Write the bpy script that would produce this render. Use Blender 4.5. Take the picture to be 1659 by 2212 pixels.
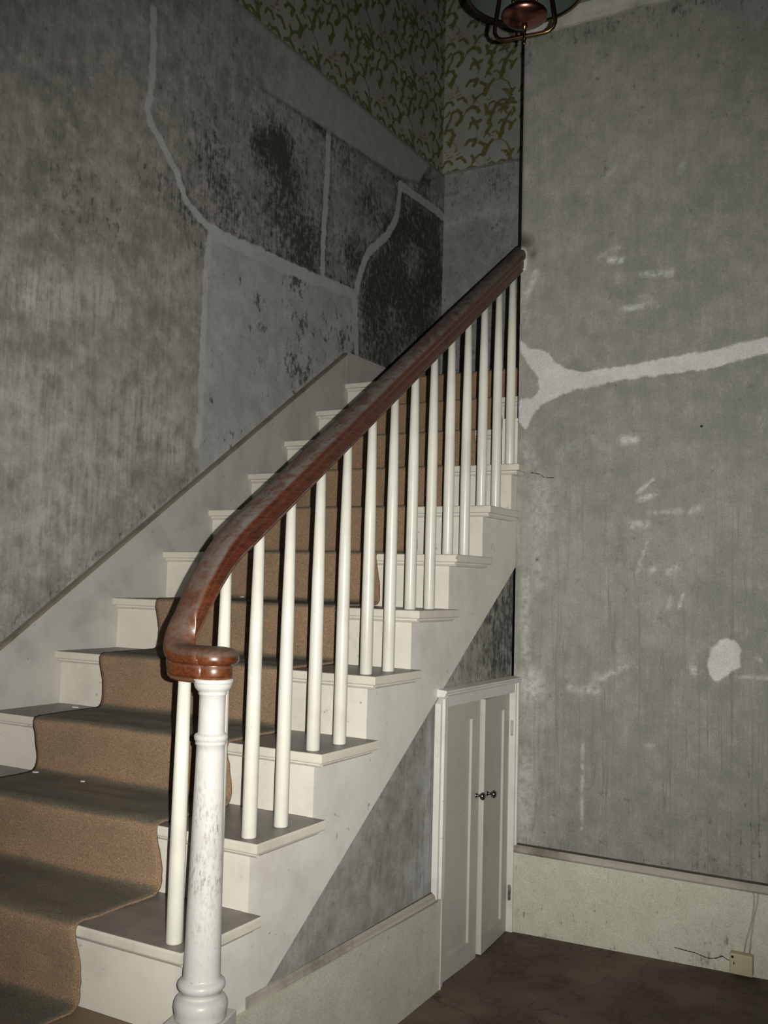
import bpy, bmesh, math, random
import numpy as np
from mathutils import Vector, Matrix, noise as mnoise

S = bpy.context.scene
for _o in list(bpy.data.objects):
    bpy.data.objects.remove(_o, do_unlink=True)
COL = S.collection

# ------------------------------------------------------------------ camera
IMG_W, IMG_H = 1659, 2212
CAM = Vector((1.4848, -1.7454, 1.0300))
RGT = Vector((0.8688, 0.4945, 0.0266)).normalized()
FWD = Vector((-0.4951, 0.8659, 0.0712)).normalized()
UPV = RGT.cross(FWD).normalized()
RGT = FWD.cross(UPV).normalized()
cam_d = bpy.data.cameras.new('camera')
cam = bpy.data.objects.new('camera', cam_d); COL.objects.link(cam)
cam.matrix_world = Matrix(((RGT.x, UPV.x, -FWD.x, CAM.x), (RGT.y, UPV.y, -FWD.y, CAM.y),
                           (RGT.z, UPV.z, -FWD.z, CAM.z), (0, 0, 0, 1)))
cam_d.sensor_fit = 'VERTICAL'
cam_d.sensor_height = 24.0
cam_d.lens = 24.0 * 2136.6 / IMG_H
cam_d.clip_start = 0.02
S.camera = cam

# ------------------------------------------------------------------ world and light
W = bpy.data.worlds.new('world'); S.world = W; W.use_nodes = True
W.node_tree.nodes['Background'].inputs[0].default_value = (0.75, 0.85, 1.0, 1)
W.node_tree.nodes['Background'].inputs[1].default_value = 0.003
# the photographer's flash: a small bulb just right of and above the lens
fl_d = bpy.data.lights.new('camera_flash', 'SPOT')
fl_d.energy = 490.0
fl_d.color = (1.0, 0.97, 0.90)
fl_d.shadow_soft_size = 0.004
fl_d.spot_size = math.radians(85)
fl_d.spot_blend = 1.0
fl = bpy.data.objects.new('camera_flash', fl_d); COL.objects.link(fl)
fl.matrix_world = cam.matrix_world.copy()
fl.location = CAM + RGT * 0.042 + UPV * 0.012

S.view_settings.view_transform = 'Standard'
S.view_settings.look = 'None'
S.view_settings.exposure = 0.0
S.view_settings.gamma = 1.0
S.view_settings.use_curve_mapping = False

# ------------------------------------------------------------------ measured features of the plaster (wall coordinates, metres)
LBANDS=[
 ([(1.198, 3.392), (1.207, 3.196), (1.204, 3.034), (1.186, 2.957), (1.209, 2.908), (1.282, 2.849), (1.374, 2.764), (1.439, 2.665), (1.534, 2.615), (1.614, 2.589)] , 0.0174 ),
 ([(1.614, 2.589), (1.763, 2.584), (1.975, 2.595), (2.205, 2.595), (2.454, 2.607), (2.633, 2.62), (2.848, 2.627)] , 0.0253 ),
 ([(1.614, 2.589), (1.594, 2.445), (1.59, 2.255), (1.587, 2.046), (1.587, 1.736), (1.579, 1.612)] , 0.0122 ),
 ([(2.542, 3.429), (2.54, 3.135), (2.525, 2.928), (2.522, 2.651)] , 0.0219 ),
 ([(3.342, 3.433), (3.307, 3.22), (3.19, 3.068), (2.985, 2.907), (2.905, 2.762), (2.858, 2.617), (2.89, 2.31)] , 0.0236 ),
 ([(3.342, 3.433), (3.552, 3.436), (3.776, 3.441), (3.979, 3.433)] , 0.0266 ),
]
LPOLY=[[(1.604, 2.607), (1.974, 2.617), (2.542, 2.62), (2.849, 2.602), (2.851, 2.301), (2.794, 2.268), (2.171, 1.83), (1.727, 1.527), (1.611, 1.452), (1.581, 1.735), (1.587, 2.254), (1.594, 2.445)]]
LBORDER= [(1.713, 3.713), (2.617, 3.738), (3.728, 3.728), (3.578, 3.535), (3.311, 3.47), (2.496, 3.427), (1.928, 3.393), (1.714, 3.401)]
LDARKPOLY= [(3.386, 3.377), (3.878, 3.399), (3.965, 3.039), (3.883, 2.648), (3.231, 2.315), (2.928, 2.358), (2.935, 2.678), (3.038, 2.883), (3.275, 3.067)]
LMOLD=[
(2.092, 3.181, 0.125, 1),(1.945, 3.097, 0.088, 0.7),(2.18, 3.025, 0.161, 0.7),(2.452, 3.429, 0.061, 0.5),(2.338, 2.768, 0.165, 0.9),(2.076, 2.8, 0.135, 0.5),(2.811, 2.84, 0.115, 0.8),(2.711, 3.329, 0.101, 0.35),(2.995, 3.195, 0.132, 0.6),(3.215, 3.132, 0.082, 0.7),(3.638, 3.603, 0.116, 0.8),(1.444, 2.584, 0.12, 0.45),(1.543, 2.977, 0.184, 0.3),(2.441, 3.626, 0.146, 0.2),(1.543, 2.461, 0.061, 0.4),(0.801, 2.454, 0.19, 0.3),(1.263, 2.701, 0.115, 0.35),(1.616, 2.835, 0.124, 0.4),(1.754, 2.734, 0.106, 0.5),(1.044, 2.391, 0.146, 0.3),]
LSPECK=[
(2.288, 2.56, 0.082, 0.9),(1.989, 2.361, 0.055, 0.6),(1.997, 2.216, 0.044, 0.6),(2.363, 2.339, 0.071, 0.6),(2.314, 2.113, 0.105, 0.6),(1.926, 2.188, 0.043, 0.4),(1.664, 2.042, 0.025, 0.7),(1.66, 1.831, 0.033, 0.6),(1.82, 1.645, 0.063, 0.5),(2.742, 2.354, 0.05, 0.7),(1.841, 2.432, 0.032, 0.6),]
LLIGHT=[
(0.634, 2.036, 0.099, 0.9),(0.826, 2.071, 0.104, 0.6),(1.011, 2.12, 0.09, 0.6),(1.298, 1.69, 0.171, 0.5),(0.657, 1.671, 0.181, 0.4),(0.98, 1.459, 0.212, 0.4),(1.448, 1.555, 0.078, 0.6),(0.773, 1.18, 0.168, 0.4),(1.402, 2.306, 0.118, 0.4),(0.539, 2.259, 0.097, 0.2),]
RPOLY= [[(-0.045, 2.05), (-0.007, 2.008), (0.063, 1.991), (0.113, 1.933), (0.162, 1.906), (0.249, 1.888), (0.361, 1.893), (0.488, 1.906), (0.576, 1.914), (0.73, 1.928), (0.829, 1.945), (0.924, 1.961), (1.051, 1.994), (1.05, 1.927), (0.924, 1.901), (0.829, 1.888), (0.747, 1.866), (0.576, 1.855), (0.488, 1.85), (0.362, 1.844), (0.287, 1.827), (0.212, 1.825), (0.115, 1.795), (0.057, 1.767), (0.018, 1.722), (-0.012, 1.675), (-0.043, 1.716), (-0.04, 1.798), (0.016, 1.794), (0.05, 1.834), (0.035, 1.892), (-0.006, 1.944), (-0.038, 1.995)], [(0.728, 0.823), (0.766, 0.855), (0.814, 0.856), (0.83, 0.829), (0.827, 0.762), (0.766, 0.722), (0.741, 0.703), (0.717, 0.738), (0.717, 0.789)]]
RSMEAR=[
(0.296, 2.353, 0.366, 2.375, 0.0074, 0.5),(0.334, 2.329, 0.379, 2.323, 0.011, 0.9),(0.367, 2.272, 0.367, 2.235, 0.0055, 0.6),(0.458, 2.256, 0.574, 2.244, 0.0108, 0.7),(0.386, 2.125, 0.459, 2.127, 0.0109, 0.7),(0.459, 2.168, 0.522, 2.12, 0.009, 0.4),(0.022, 2.319, -0.015, 2.236, 0.0134, 0.7),(0.391, 1.608, 0.437, 1.606, 0.0162, 0.8),(0.456, 1.404, 0.513, 1.451, 0.0053, 0.9),(0.462, 1.372, 0.522, 1.396, 0.0089, 0.8),(0.422, 1.275, 0.484, 1.28, 0.0125, 0.7),(0.492, 1.318, 0.682, 1.334, 0.0071, 0.5),(0.648, 1.325, 0.678, 1.337, 0.0104, 0.7),(0.488, 1.209, 0.455, 1.097, 0.0044, 0.8),(0.508, 1.104, 0.515, 1.111, 0.0105, 0.7),(0.572, 1.098, 0.606, 1.117, 0.0122, 0.6),(0.624, 1.018, 0.611, 0.967, 0.0043, 0.9),(0.581, 1.004, 0.568, 0.961, 0.0069, 0.5),(0.032, 0.656, 0.04, 0.62, 0.0444, 0.75),(0.19, 0.64, 0.227, 0.63, 0.0127, 0.5),(0.255, 0.636, 0.301, 0.631, 0.0126, 0.7),(0.319, 0.685, 0.409, 0.735, 0.0125, 0.6),(0.248, 0.431, 0.245, 0.106, 0.0036, 0.6),(0.496, 0.448, 0.513, 0.45, 0.0087, 0.7),(0.659, 0.751, 0.667, 0.727, 0.0102, 0.8),(0.89, 0.807, 0.896, 0.791, 0.0083, 0.7),(0.83, 0.726, 0.923, 0.728, 0.0067, 0.5),(0.062, 1.436, 0.061, 1.286, 0.0523, 0.35),(0.046, 1.193, 0.059, 1.044, 0.0224, 0.3),(-0.011, 1.609, 0.021, 1.531, 0.0265, 0.35),(0.325, 2.674, 0.353, 2.707, 0.0148, 0.3),(0.624, 2.67, 0.607, 2.64, 0.0142, 0.3),(-0.001, 1.061, 0.004, 0.746, 0.0187, 0.5),(-0.034, 2.385, -0.017, 2.109, 0.0192, 0.2),(0.002, 0.324, 0.007, 0.054, 0.0406, 0.4),(0.301, 0.684, 0.292, 0.657, 0.0215, 0.3),(0.138, 1.564, 0.196, 1.599, 0.0223, 0.2),(0.373, 0.733, 0.391, 0.699, 0.0355, 0.2),]

# ------------------------------------------------------------------ helpers
def tag(o, label=None, cat=None, group=None, kind=None):
    if label: o['label'] = label
    if cat: o['category'] = cat
    if group: o['group'] = group
    if kind: o['kind'] = kind
    return o

def empty(name, loc, rz=0.0):
    o = bpy.data.objects.new(name, None); COL.objects.link(o)
    o.location = loc; o.rotation_euler = (0, 0, rz)
    o.empty_display_size = 0.05
    return o

def obj(name, bm, mats, parent=None, smooth=False, world=True):
    """links bm as one mesh object; bm is in world space and is moved into the parent's frame"""
    me = bpy.data.meshes.new(name)
    bmesh.ops.recalc_face_normals(bm, faces=bm.faces[:])
    if parent is not None and world:
        M = Matrix.LocRotScale(None, None, None)
        P = parent
        chain = []
        while P is not None:
            chain.append(Matrix.LocRotScale(P.location, P.rotation_euler, None)); P = P.parent
        for m in chain: M = M @ m if False else m @ M
        bmesh.ops.transform(bm, matrix=M.inverted(), verts=bm.verts[:])
    bm.to_mesh(me); bm.free()
    if not isinstance(mats, (list, tuple)): mats = [mats]
    for m in mats: me.materials.append(m)
    if smooth:
        for p in me.polygons: p.use_smooth = True
    o = bpy.data.objects.new(name, me); COL.objects.link(o)
    if parent is not None: o.parent = parent
    return o

def box(bm, x0, x1, y0, y1, z0, z1, mi=0):
    v = [bm.verts.new((x, y, z)) for z in (z0, z1) for y in (y0, y1) for x in (x0, x1)]
    fs = []
    for q in ((0, 2, 3, 1), (4, 5, 7, 6), (0, 1, 5, 4), (2, 6, 7, 3), (0, 4, 6, 2), (1, 3, 7, 5)):
        f = bm.faces.new([v[i] for i in q]); f.material_index = mi; fs.append(f)
    return v, fs

def bbox(x0, x1, y0, y1, z0, z1, bev=0.002, seg=1):
    bm = bmesh.new(); box(bm, x0, x1, y0, y1, z0, z1)
    if bev: bmesh.ops.bevel(bm, geom=bm.edges[:], offset=bev, segments=seg, affect='EDGES', profile=0.5)
    return bm

def prism(bm, pts, axis, a, b):
    """pts: 2-D outline; extruded along axis ('x': pts=(y,z), 'y': (x,z), 'z': (x,y))"""
    def P(u, v, w):
        return {'x': (w, u, v), 'y': (u, w, v), 'z': (u, v, w)}[axis]
    A = [bm.verts.new(P(u, v, a)) for u, v in pts]
    B = [bm.verts.new(P(u, v, b)) for u, v in pts]
    bm.faces.new(A); bm.faces.new(B[::-1])
    n = len(pts)
    for i in range(n):
        bm.faces.new((A[i], B[i], B[(i + 1) % n], A[(i + 1) % n]))

def lathe(bm, prof, cx, cy, seg=40, a0=0.0, a1=2 * math.pi, mi=0):
    full = abs(a1 - a0 - 2 * math.pi) < 1e-6
    n = seg if full else seg + 1
    rings = []
    for r, z in prof:
        if r < 1e-6:
            rings.append([bm.verts.new((cx, cy, z))])
        else:
            rings.append([bm.verts.new((cx + r * math.cos(a0 + (a1 - a0) * i / seg), cy + r * math.sin(a0 + (a1 - a0) * i / seg), z)) for i in range(n)])
    for A, B in zip(rings, rings[1:]):
        for i in range(seg if full or True else seg):
            j = (i + 1) % n if full else i + 1
            if len(A) == 1 and len(B) == 1: continue
            if len(A) == 1: f = bm.faces.new((A[0], B[j], B[i]))
            elif len(B) == 1: f = bm.faces.new((A[i], A[j], B[0]))
            else: f = bm.faces.new((A[i], A[j], B[j], B[i]))
            f.material_index = mi; f.smooth = True
    return rings

def tube(bm, pts, r, seg=12, closed=False):
    pts = [Vector(p) for p in pts]; n = len(pts); rings = []
    up0 = None
    for i, p in enumerate(pts):
        if closed: t = (pts[(i + 1) % n] - pts[i - 1])
        else: t = pts[min(i + 1, n - 1)] - pts[max(i - 1, 0)]
        t.normalize()
        if up0 is None:
            up0 = Vector((0, 0, 1)) if abs(t.z) < .9 else Vector((1, 0, 0))
        s = t.cross(up0).normalized(); up0 = s.cross(t).normalized()
        rr = r[i] if isinstance(r, (list, tuple)) else r
        rings.append([bm.verts.new(p + (s * math.cos(2 * math.pi * k / seg) + up0 * math.sin(2 * math.pi * k / seg)) * rr) for k in range(seg)])
    m = n if closed else n - 1
    for i in range(m):
        A, B = rings[i], rings[(i + 1) % n]
        for k in range(seg):
            f = bm.faces.new((A[k], A[(k + 1) % seg], B[(k + 1) % seg], B[k])); f.smooth = True
    if not closed:
        bm.faces.new(rings[0][::-1]); bm.faces.new(rings[-1])

# ------------------------------------------------------------------ materials
def nt(name):
    m = bpy.data.materials.new(name); m.use_nodes = True
    t = m.node_tree; b = t.nodes['Principled BSDF']
    return m, t, b

class N:
    """tiny node-graph writer"""
    def __init__(s, t):
        s.t = t
        s.tc = t.nodes.new('ShaderNodeTexCoord')
        s.co = s.tc.outputs['Object']
    def link(s, a, b): s.t.links.new(a, b)
    def mapping(s, scale, co=None):
        n = s.t.nodes.new('ShaderNodeMapping'); n.inputs['Scale'].default_value = scale
        s.link(co or s.co, n.inputs['Vector']); return n.outputs[0]
    def noise(s, scale, detail=4, rough=0.55, co=None, dist=0.0):
        n = s.t.nodes.new('ShaderNodeTexNoise'); n.inputs['Scale'].default_value = scale
        n.inputs['Detail'].default_value = detail; n.inputs['Roughness'].default_value = rough
        n.inputs['Distortion'].default_value = dist
        s.link(co or s.co, n.inputs['Vector']); return n.outputs['Fac']
    def math(s, op, a, b=None, c=None, clamp=False):
        n = s.t.nodes.new('ShaderNodeMath'); n.operation = op; n.use_clamp = clamp
        for i, v in enumerate((a, b, c)):
            if v is None: continue
            if isinstance(v, (int, float)): n.inputs[i].default_value = v
            else: s.link(v, n.inputs[i])
        return n.outputs[0]
    def mix(s, f, a, b):
        n = s.t.nodes.new('ShaderNodeMix'); n.data_type = 'RGBA'; n.clamp_factor = True
        for sock, v in ((n.inputs[0], f), (n.inputs[6], a), (n.inputs[7], b)):
            if isinstance(v, (int, float)): sock.default_value = v
            elif isinstance(v, tuple): sock.default_value = (*v, 1) if len(v) == 3 else v
            else: s.link(v, sock)
        return n.outputs[2]
    def ss(s, x, a, b):
        n = s.t.nodes.new('ShaderNodeMapRange'); n.interpolation_type = 'SMOOTHSTEP'
        n.inputs['From Min'].default_value = a; n.inputs['From Max'].default_value = b
        s.link(x, n.inputs['Value']); return n.outputs[0]
    def attr(s, name):
        n = s.t.nodes.new('ShaderNodeAttribute'); n.attribute_name = name; return n.outputs['Fac']
    def up(s):
        g = s.t.nodes.new('ShaderNodeNewGeometry'); x = s.t.nodes.new('ShaderNodeSeparateXYZ')
        s.link(g.outputs['Normal'], x.inputs[0]); return x.outputs['Z']
    def sep(s, co=None):
        x = s.t.nodes.new('ShaderNodeSeparateXYZ'); s.link(co or s.co, x.inputs[0]); return x.outputs
    def bump(s, h, strength, dist, bsdf):
        n = s.t.nodes.new('ShaderNodeBump'); n.inputs['Strength'].default_value = strength
        n.inputs['Distance'].default_value = dist
        s.link(h, n.inputs['Height']); s.link(n.outputs[0], bsdf.inputs['Normal'])

def mat_plaster(name, da, db, light, mold=(0.028, 0.028, 0.022), thin=0.0, rough=0.9, streak=0.5, patch=(0.56, 0.565, 0.55)):
    m, t, b = nt(name); n = N(t)
    big = n.noise(2.2, 5, 0.6)
    mid = n.noise(13, 7, 0.7)
    st = n.noise(1.0, 5, 0.7, n.mapping((55, 55, 4.5)))
    st2 = n.noise(1.0, 4, 0.6, n.mapping((140, 140, 9)))
    gr = n.noise(330, 2, 0.7)
    f = n.math('MULTIPLY_ADD', mid, 0.55, n.math('MULTIPLY', big, 0.45))
    f = n.math('MULTIPLY_ADD', n.math('SUBTRACT', st, 0.5), streak, f)
    base = n.mix(n.ss(f, 0.34, 0.68), da, db)
    base = n.mix(n.math('MULTIPLY', n.ss(n.math('MULTIPLY_ADD', st2, 0.5, n.math('MULTIPLY', mid, 0.5)), 0.52, 0.66), 0.35), base, light)
    if thin:
        tl = n.noise(1.0, 2, 0.5, n.mapping((34, 34, 0.5)))
        ln = n.math('SUBTRACT', 1.0, n.ss(n.math('ABSOLUTE', n.math('SUBTRACT', tl, 0.54)), 0.0, 0.013))
        ln = n.math('MULTIPLY', ln, n.math('MULTIPLY', n.ss(mid, 0.35, 0.55), n.math('SUBTRACT', 1.0, n.ss(n.sep()[2], 0.6, 2.0))))
        base = n.mix(n.math('MULTIPLY', ln, thin), base, (da[0] * .35, da[1] * .35, da[2] * .35))
    li = n.attr('light')
    base = n.mix(n.math('MULTIPLY', li, n.ss(n.math('MULTIPLY_ADD', st, 0.6, n.math('MULTIPLY', mid, 0.5)), 0.38, 0.68)), base, light)
    mo = n.attr('mold')
    mf = n.math('ADD', mo, n.math('MULTIPLY', n.math('SUBTRACT', n.math('MULTIPLY_ADD', st2, 0.40, n.math('MULTIPLY', n.noise(30, 6, 0.7), 0.60)), 0.5), 5.5))
    base = n.mix(n.math('MULTIPLY', n.ss(mf, 0.35, 1.5), 0.88), base, mold)
    pt = n.math('SUBTRACT', n.attr('patch'), 1.0)
    w = n.math('MULTIPLY_ADD', n.math('SUBTRACT', n.noise(26, 4, 0.6), 0.5), 0.03, pt)
    pm = n.ss(w, -0.007, 0.005)
    pc = n.mix(n.ss(mid, 0.35, 0.7), tuple(c * 0.86 for c in patch), patch)
    sp = n.attr('speck')
    pc = n.mix(n.math('MULTIPLY', n.ss(sp, 0.1, 0.5), n.ss(n.noise(9, 6, 0.7), 0.3, 0.65)), pc, tuple(c * 0.70 for c in patch))
    sf = n.math('ADD', sp, n.math('MULTIPLY', n.math('SUBTRACT', n.noise(1.0, 5, 0.65, n.mapping((42, 42, 24))), 0.5), 3.0))
    pc = n.mix(n.math('MULTIPLY', n.ss(sf, 0.78, 1.25), 0.85), pc, (0.06, 0.055, 0.045))
    base = n.mix(pm, base, pc)
    base = n.mix(n.attr('plain'), base, n.mix(n.ss(mid, 0.3, 0.7), tuple(c * 0.70 for c in patch), tuple(c * 0.82 for c in patch)))
    sm = n.attr('smear')
    base = n.mix(n.math('MULTIPLY', sm, n.ss(n.noise(40, 4, 0.65), 0.30, 0.62)), base, (0.66, 0.67, 0.65))
    ru = n.attr('rust')
    base = n.mix(n.math('MULTIPLY', ru, 0.9), base, (0.055, 0.04, 0.015))
    cr = n.math('SUBTRACT', 1.0, n.attr('crack'))
    cw = n.math('MULTIPLY_ADD', n.noise(90, 2, 0.5), -0.003, cr)
    base = n.mix(n.math('SUBTRACT', 1.0, n.ss(cw, -0.0006, 0.0012)), base, (0.03, 0.028, 0.022))
    g = n.mix(n.math('MULTIPLY', n.ss(gr, 0.35, 0.65), 0.27), base, (0.02, 0.02, 0.018))
    n.link(g, b.inputs['Base Color'])
    b.inputs['Roughness'].default_value = rough
    b.inputs['Specular IOR Level'].default_value = 0.25
    n.bump(n.math('ADD', n.math('MULTIPLY', mid, 0.6), n.math('MULTIPLY', gr, 0.3)), 0.25, 0.004, b)
    return m

def mat_paint(name, col, dirt=(0.22, 0.2, 0.16), amount=0.35, rough=0.42, spots=0.5, speckscale=60, topdust=None):
    m, t, b = nt(name); n = N(t)
    a = n.noise(5, 5, 0.65); f = n.noise(speckscale, 3, 0.6)
    c = n.mix(n.math('MULTIPLY', n.ss(a, 0.42, 0.75), amount), col, dirt)
    c = n.mix(n.math('MULTIPLY', n.ss(f, 0.68, 0.74), spots), c, tuple(x * .35 for x in dirt))
    if topdust:
        u = n.ss(n.up(), 0.75, 0.97)
        c = n.mix(n.math('MULTIPLY', u, n.math('MULTIPLY_ADD', n.noise(14, 5, 0.6), 0.4, 0.72)), c, topdust)
    n.link(c, b.inputs['Base Color'])
    b.inputs['Roughness'].default_value = rough
    b.inputs['Specular IOR Level'].default_value = 0.35
    n.bump(n.noise(22, 5, 0.6), 0.15, 0.003, b)
    return m

WHITE = (0.72, 0.70, 0.62)
M_wall_left = mat_plaster('plaster_mouldy', (0.205, 0.205, 0.18), (0.42, 0.415, 0.375), (0.61, 0.605, 0.57), streak=0.22, patch=(0.52, 0.525, 0.52))
M_wall_right = mat_plaster('plaster_grey', (0.225, 0.23, 0.20), (0.33, 0.325, 0.295), (0.43, 0.43, 0.40), thin=0.42, streak=0.22, patch=(0.62, 0.625, 0.61))
M_wall_back = mat_plaster('plaster_pale', (0.26, 0.27, 0.255), (0.40, 0.41, 0.40), (0.46, 0.47, 0.46), streak=0.2)
M_wall_stair = mat_plaster('plaster_understair', (0.22, 0.22, 0.19), (0.40, 0.40, 0.375), (0.46, 0.465, 0.47), streak=0.12)
M_base = mat_plaster('paint_baseboard', (0.54, 0.535, 0.44), (0.66, 0.65, 0.55), (0.68, 0.67, 0.6), streak=0.05, rough=0.6)
M_white = mat_paint('paint_white', WHITE)
M_newel = mat_paint('paint_newel', (0.53, 0.525, 0.50), amount=0.3, speckscale=85, spots=0.45, rough=0.35)
def grime(m):
    t = m.node_tree; b = t.nodes['Principled BSDF']; n = N(t)
    src = b.inputs['Base Color'].links[0].from_socket
    z = n.sep()[2]
    band = n.math('MULTIPLY', n.ss(z, 0.22, 0.42), n.math('SUBTRACT', 1.0, n.ss(z, 0.50, 0.62)))
    f = n.math('MULTIPLY', n.ss(n.noise(9, 4, 0.6), 0.40, 0.62), n.ss(n.noise(1.0, 5, 0.75, n.mapping((190, 190, 55))), 0.46, 0.66))
    n.link(n.mix(n.math('MULTIPLY', f, n.math('MULTIPLY_ADD', band, 0.6, 0.25)), src, (0.16, 0.14, 0.11)), b.inputs['Base Color'])
grime(M_newel)
M_baluster = mat_paint('paint_baluster', (0.62, 0.61, 0.545), amount=0.2, speckscale=110, spots=0.3, rough=0.3)
M_riser = mat_paint('paint_riser', (0.67, 0.645, 0.57), amount=0.25, speckscale=40, spots=0.6)
M_string = mat_paint('paint_string', (0.68, 0.665, 0.61), amount=0.25, speckscale=30, spots=0.5, rough=0.5)
M_tread = mat_paint('paint_tread', (0.64, 0.615, 0.53), amount=0.3, speckscale=45, spots=0.6, topdust=(0.165, 0.145, 0.125))
def mat_worn():
    m, t, b = nt('paint_tread_worn'); n = N(t)
    f = n.ss(n.noise(9, 4, 0.6), 0.44, 0.47)
    c = n.mix(f, (0.62, 0.60, 0.53), (0.17, 0.12, 0.08))
    u = n.ss(n.up(), 0.7, 0.95)
    n.link(n.mix(u, (0.62, 0.60, 0.53), c), b.inputs['Base Color']); b.inputs['Roughness'].default_value = 0.7
    return m
M_worn = mat_worn()
M_skirt = mat_paint('paint_skirt', (0.47, 0.455, 0.42), amount=0.45, dirt=(0.24, 0.23, 0.2), speckscale=35, spots=0.6, rough=0.6)
M_caps = mat_paint('paint_cap_dusty', (0.40, 0.375, 0.32), amount=0.8, dirt=(0.13, 0.115, 0.085), speckscale=60, spots=0.6, rough=0.7, topdust=(0.07, 0.06, 0.045))
M_rakecap = mat_paint('rake_cap', (0.22, 0.195, 0.15), amount=0.8, dirt=(0.07, 0.058, 0.04), speckscale=60, spots=0.6, rough=0.7, topdust=(0.30, 0.28, 0.23))
M_door = mat_paint('paint_door', (0.47, 0.46, 0.41), amount=0.25, dirt=(0.3, 0.28, 0.23), speckscale=35, spots=0.35, rough=0.5)
M_casing = mat_paint('paint_casing', (0.66, 0.645, 0.60), amount=0.3, dirt=(0.33, 0.31, 0.27), speckscale=55, spots=0.6, rough=0.5)
M_ceil = mat_paint('paint_ceiling', (0.20, 0.21, 0.19), amount=0.5, rough=0.9, spots=0.2)
M_crown = mat_paint('paint_crown', (0.42, 0.42, 0.37), amount=0.7, dirt=(0.12, 0.12, 0.10), rough=0.8)

def simple(name, col, rough=0.5, metal=0.0, spec=0.5):
    m, t, b = nt(name)
    b.inputs['Base Color'].default_value = (*col, 1); b.inputs['Roughness'].default_value = rough
    b.inputs['Metallic'].default_value = metal; b.inputs['Specular IOR Level'].default_value = spec
    return m
M_chrome = simple('old_chrome', (0.22, 0.215, 0.19), 0.22, 1.0)
M_copper = simple('old_copper', (0.22, 0.10, 0.075), 0.3, 1.0)
M_brass = simple('aged_brass', (0.13, 0.09, 0.04), 0.33, 1.0)
M_dark = simple('dark_void', (0.01, 0.01, 0.01), 0.9)
M_socket = mat_paint('socket_plastic', (0.46, 0.42, 0.27), amount=0.4, dirt=(0.2, 0.17, 0.09), rough=0.5)
M_hinge = mat_paint('hinge_chipped', (0.5, 0.48, 0.43), amount=1.0, dirt=(0.06, 0.05, 0.04), speckscale=300, spots=0.8)
M_cord = mat_paint('cord_painted', (0.42, 0.40, 0.33), amount=0.6, rough=0.7)
M_flake = simple('paint_flake', (0.6, 0.6, 0.66), 0.7)
M_opal = simple('smoked_shade', (0.045, 0.055, 0.05), 0.35)
M_glass = simple('lamp_glass', (0.9, 0.95, 0.95), 0.05)
M_glass.node_tree.nodes['Principled BSDF'].inputs['Transmission Weight'].default_value = 1.0

def mat_wood():
    m, t, b = nt('rosewood_handrail'); n = N(t)
    gr = n.noise(1.0, 5, 0.7, n.mapping((150, 14, 150)), dist=0.6)
    big = n.noise(7, 3, 0.5)
    c = n.mix(n.ss(gr, 0.3, 0.7), (0.032, 0.008, 0.004), (0.088, 0.021, 0.008))
    # worn paler varnish towards the newel end (below about 1 m)
    z = n.sep()[2]
    worn = n.math('SUBTRACT', 1.0, n.ss(z, 0.83, 1.15))
    c = n.mix(n.math('MULTIPLY', worn, n.ss(big, 0.3, 0.6)), c, n.mix(n.ss(gr, 0.3, 0.7), (0.06, 0.018, 0.008), (0.15, 0.046, 0.014)))
    u = n.ss(n.up(), 0.12, 0.42)
    dn = n.ss(n.noise(1.0, 5, 0.65, n.mapping((28, 9, 28)), dist=1.2), 0.36, 0.62)
    dz = n.math('MULTIPLY_ADD', n.ss(z, 0.95, 1.2), 0.40, 0.55)
    d = n.math('MULTIPLY', n.math('MULTIPLY', u, dz), n.math('MULTIPLY_ADD', dn, 0.62, 0.38))
    c = n.mix(d, c, (0.092, 0.085, 0.073))
    n.link(c, b.inputs['Base Color'])
    r = n.math('MULTIPLY_ADD', d, 0.4, 0.34); n.link(r, b.inputs['Roughness'])
    n.bump(gr, 0.08, 0.002, b)
    return m
M_wood = mat_wood()

def mat_carpet():
    m, t, b = nt('brown_carpet'); n = N(t)
    f = n.noise(260, 4, 0.8); g = n.noise(90, 4, 0.7); big = n.noise(7, 5, 0.6)
    c = n.mix(n.ss(f, 0.3, 0.7), (0.12, 0.07, 0.038), (0.46, 0.30, 0.18))
    c = n.mix(n.math('MULTIPLY', n.ss(g, 0.35, 0.7), 0.45), c, (0.34, 0.215, 0.125))
    c = n.mix(n.math('MULTIPLY', n.ss(big, 0.45, 0.7), 0.35), c, (0.17, 0.125, 0.075))
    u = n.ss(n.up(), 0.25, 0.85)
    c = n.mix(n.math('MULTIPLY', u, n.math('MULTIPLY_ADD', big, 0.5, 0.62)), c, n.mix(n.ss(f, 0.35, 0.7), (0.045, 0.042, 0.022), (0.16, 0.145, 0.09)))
    fl = n.noise(260, 1, 0.5)
    c = n.mix(n.math('MULTIPLY', n.ss(fl, 0.78, 0.80), 0.8), c, (0.6, 0.6, 0.58))
    n.link(c, b.inputs['Base Color'])
    b.inputs['Roughness'].default_value = 1.0; b.inputs['Specular IOR Level'].default_value = 0.1
    b.inputs['Sheen Weight'].default_value = 0.15
    n.bump(n.math('ADD', f, n.math('MULTIPLY', g, 0.7)), 0.7, 0.006, b)
    return m
M_carpet = mat_carpet()

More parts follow.
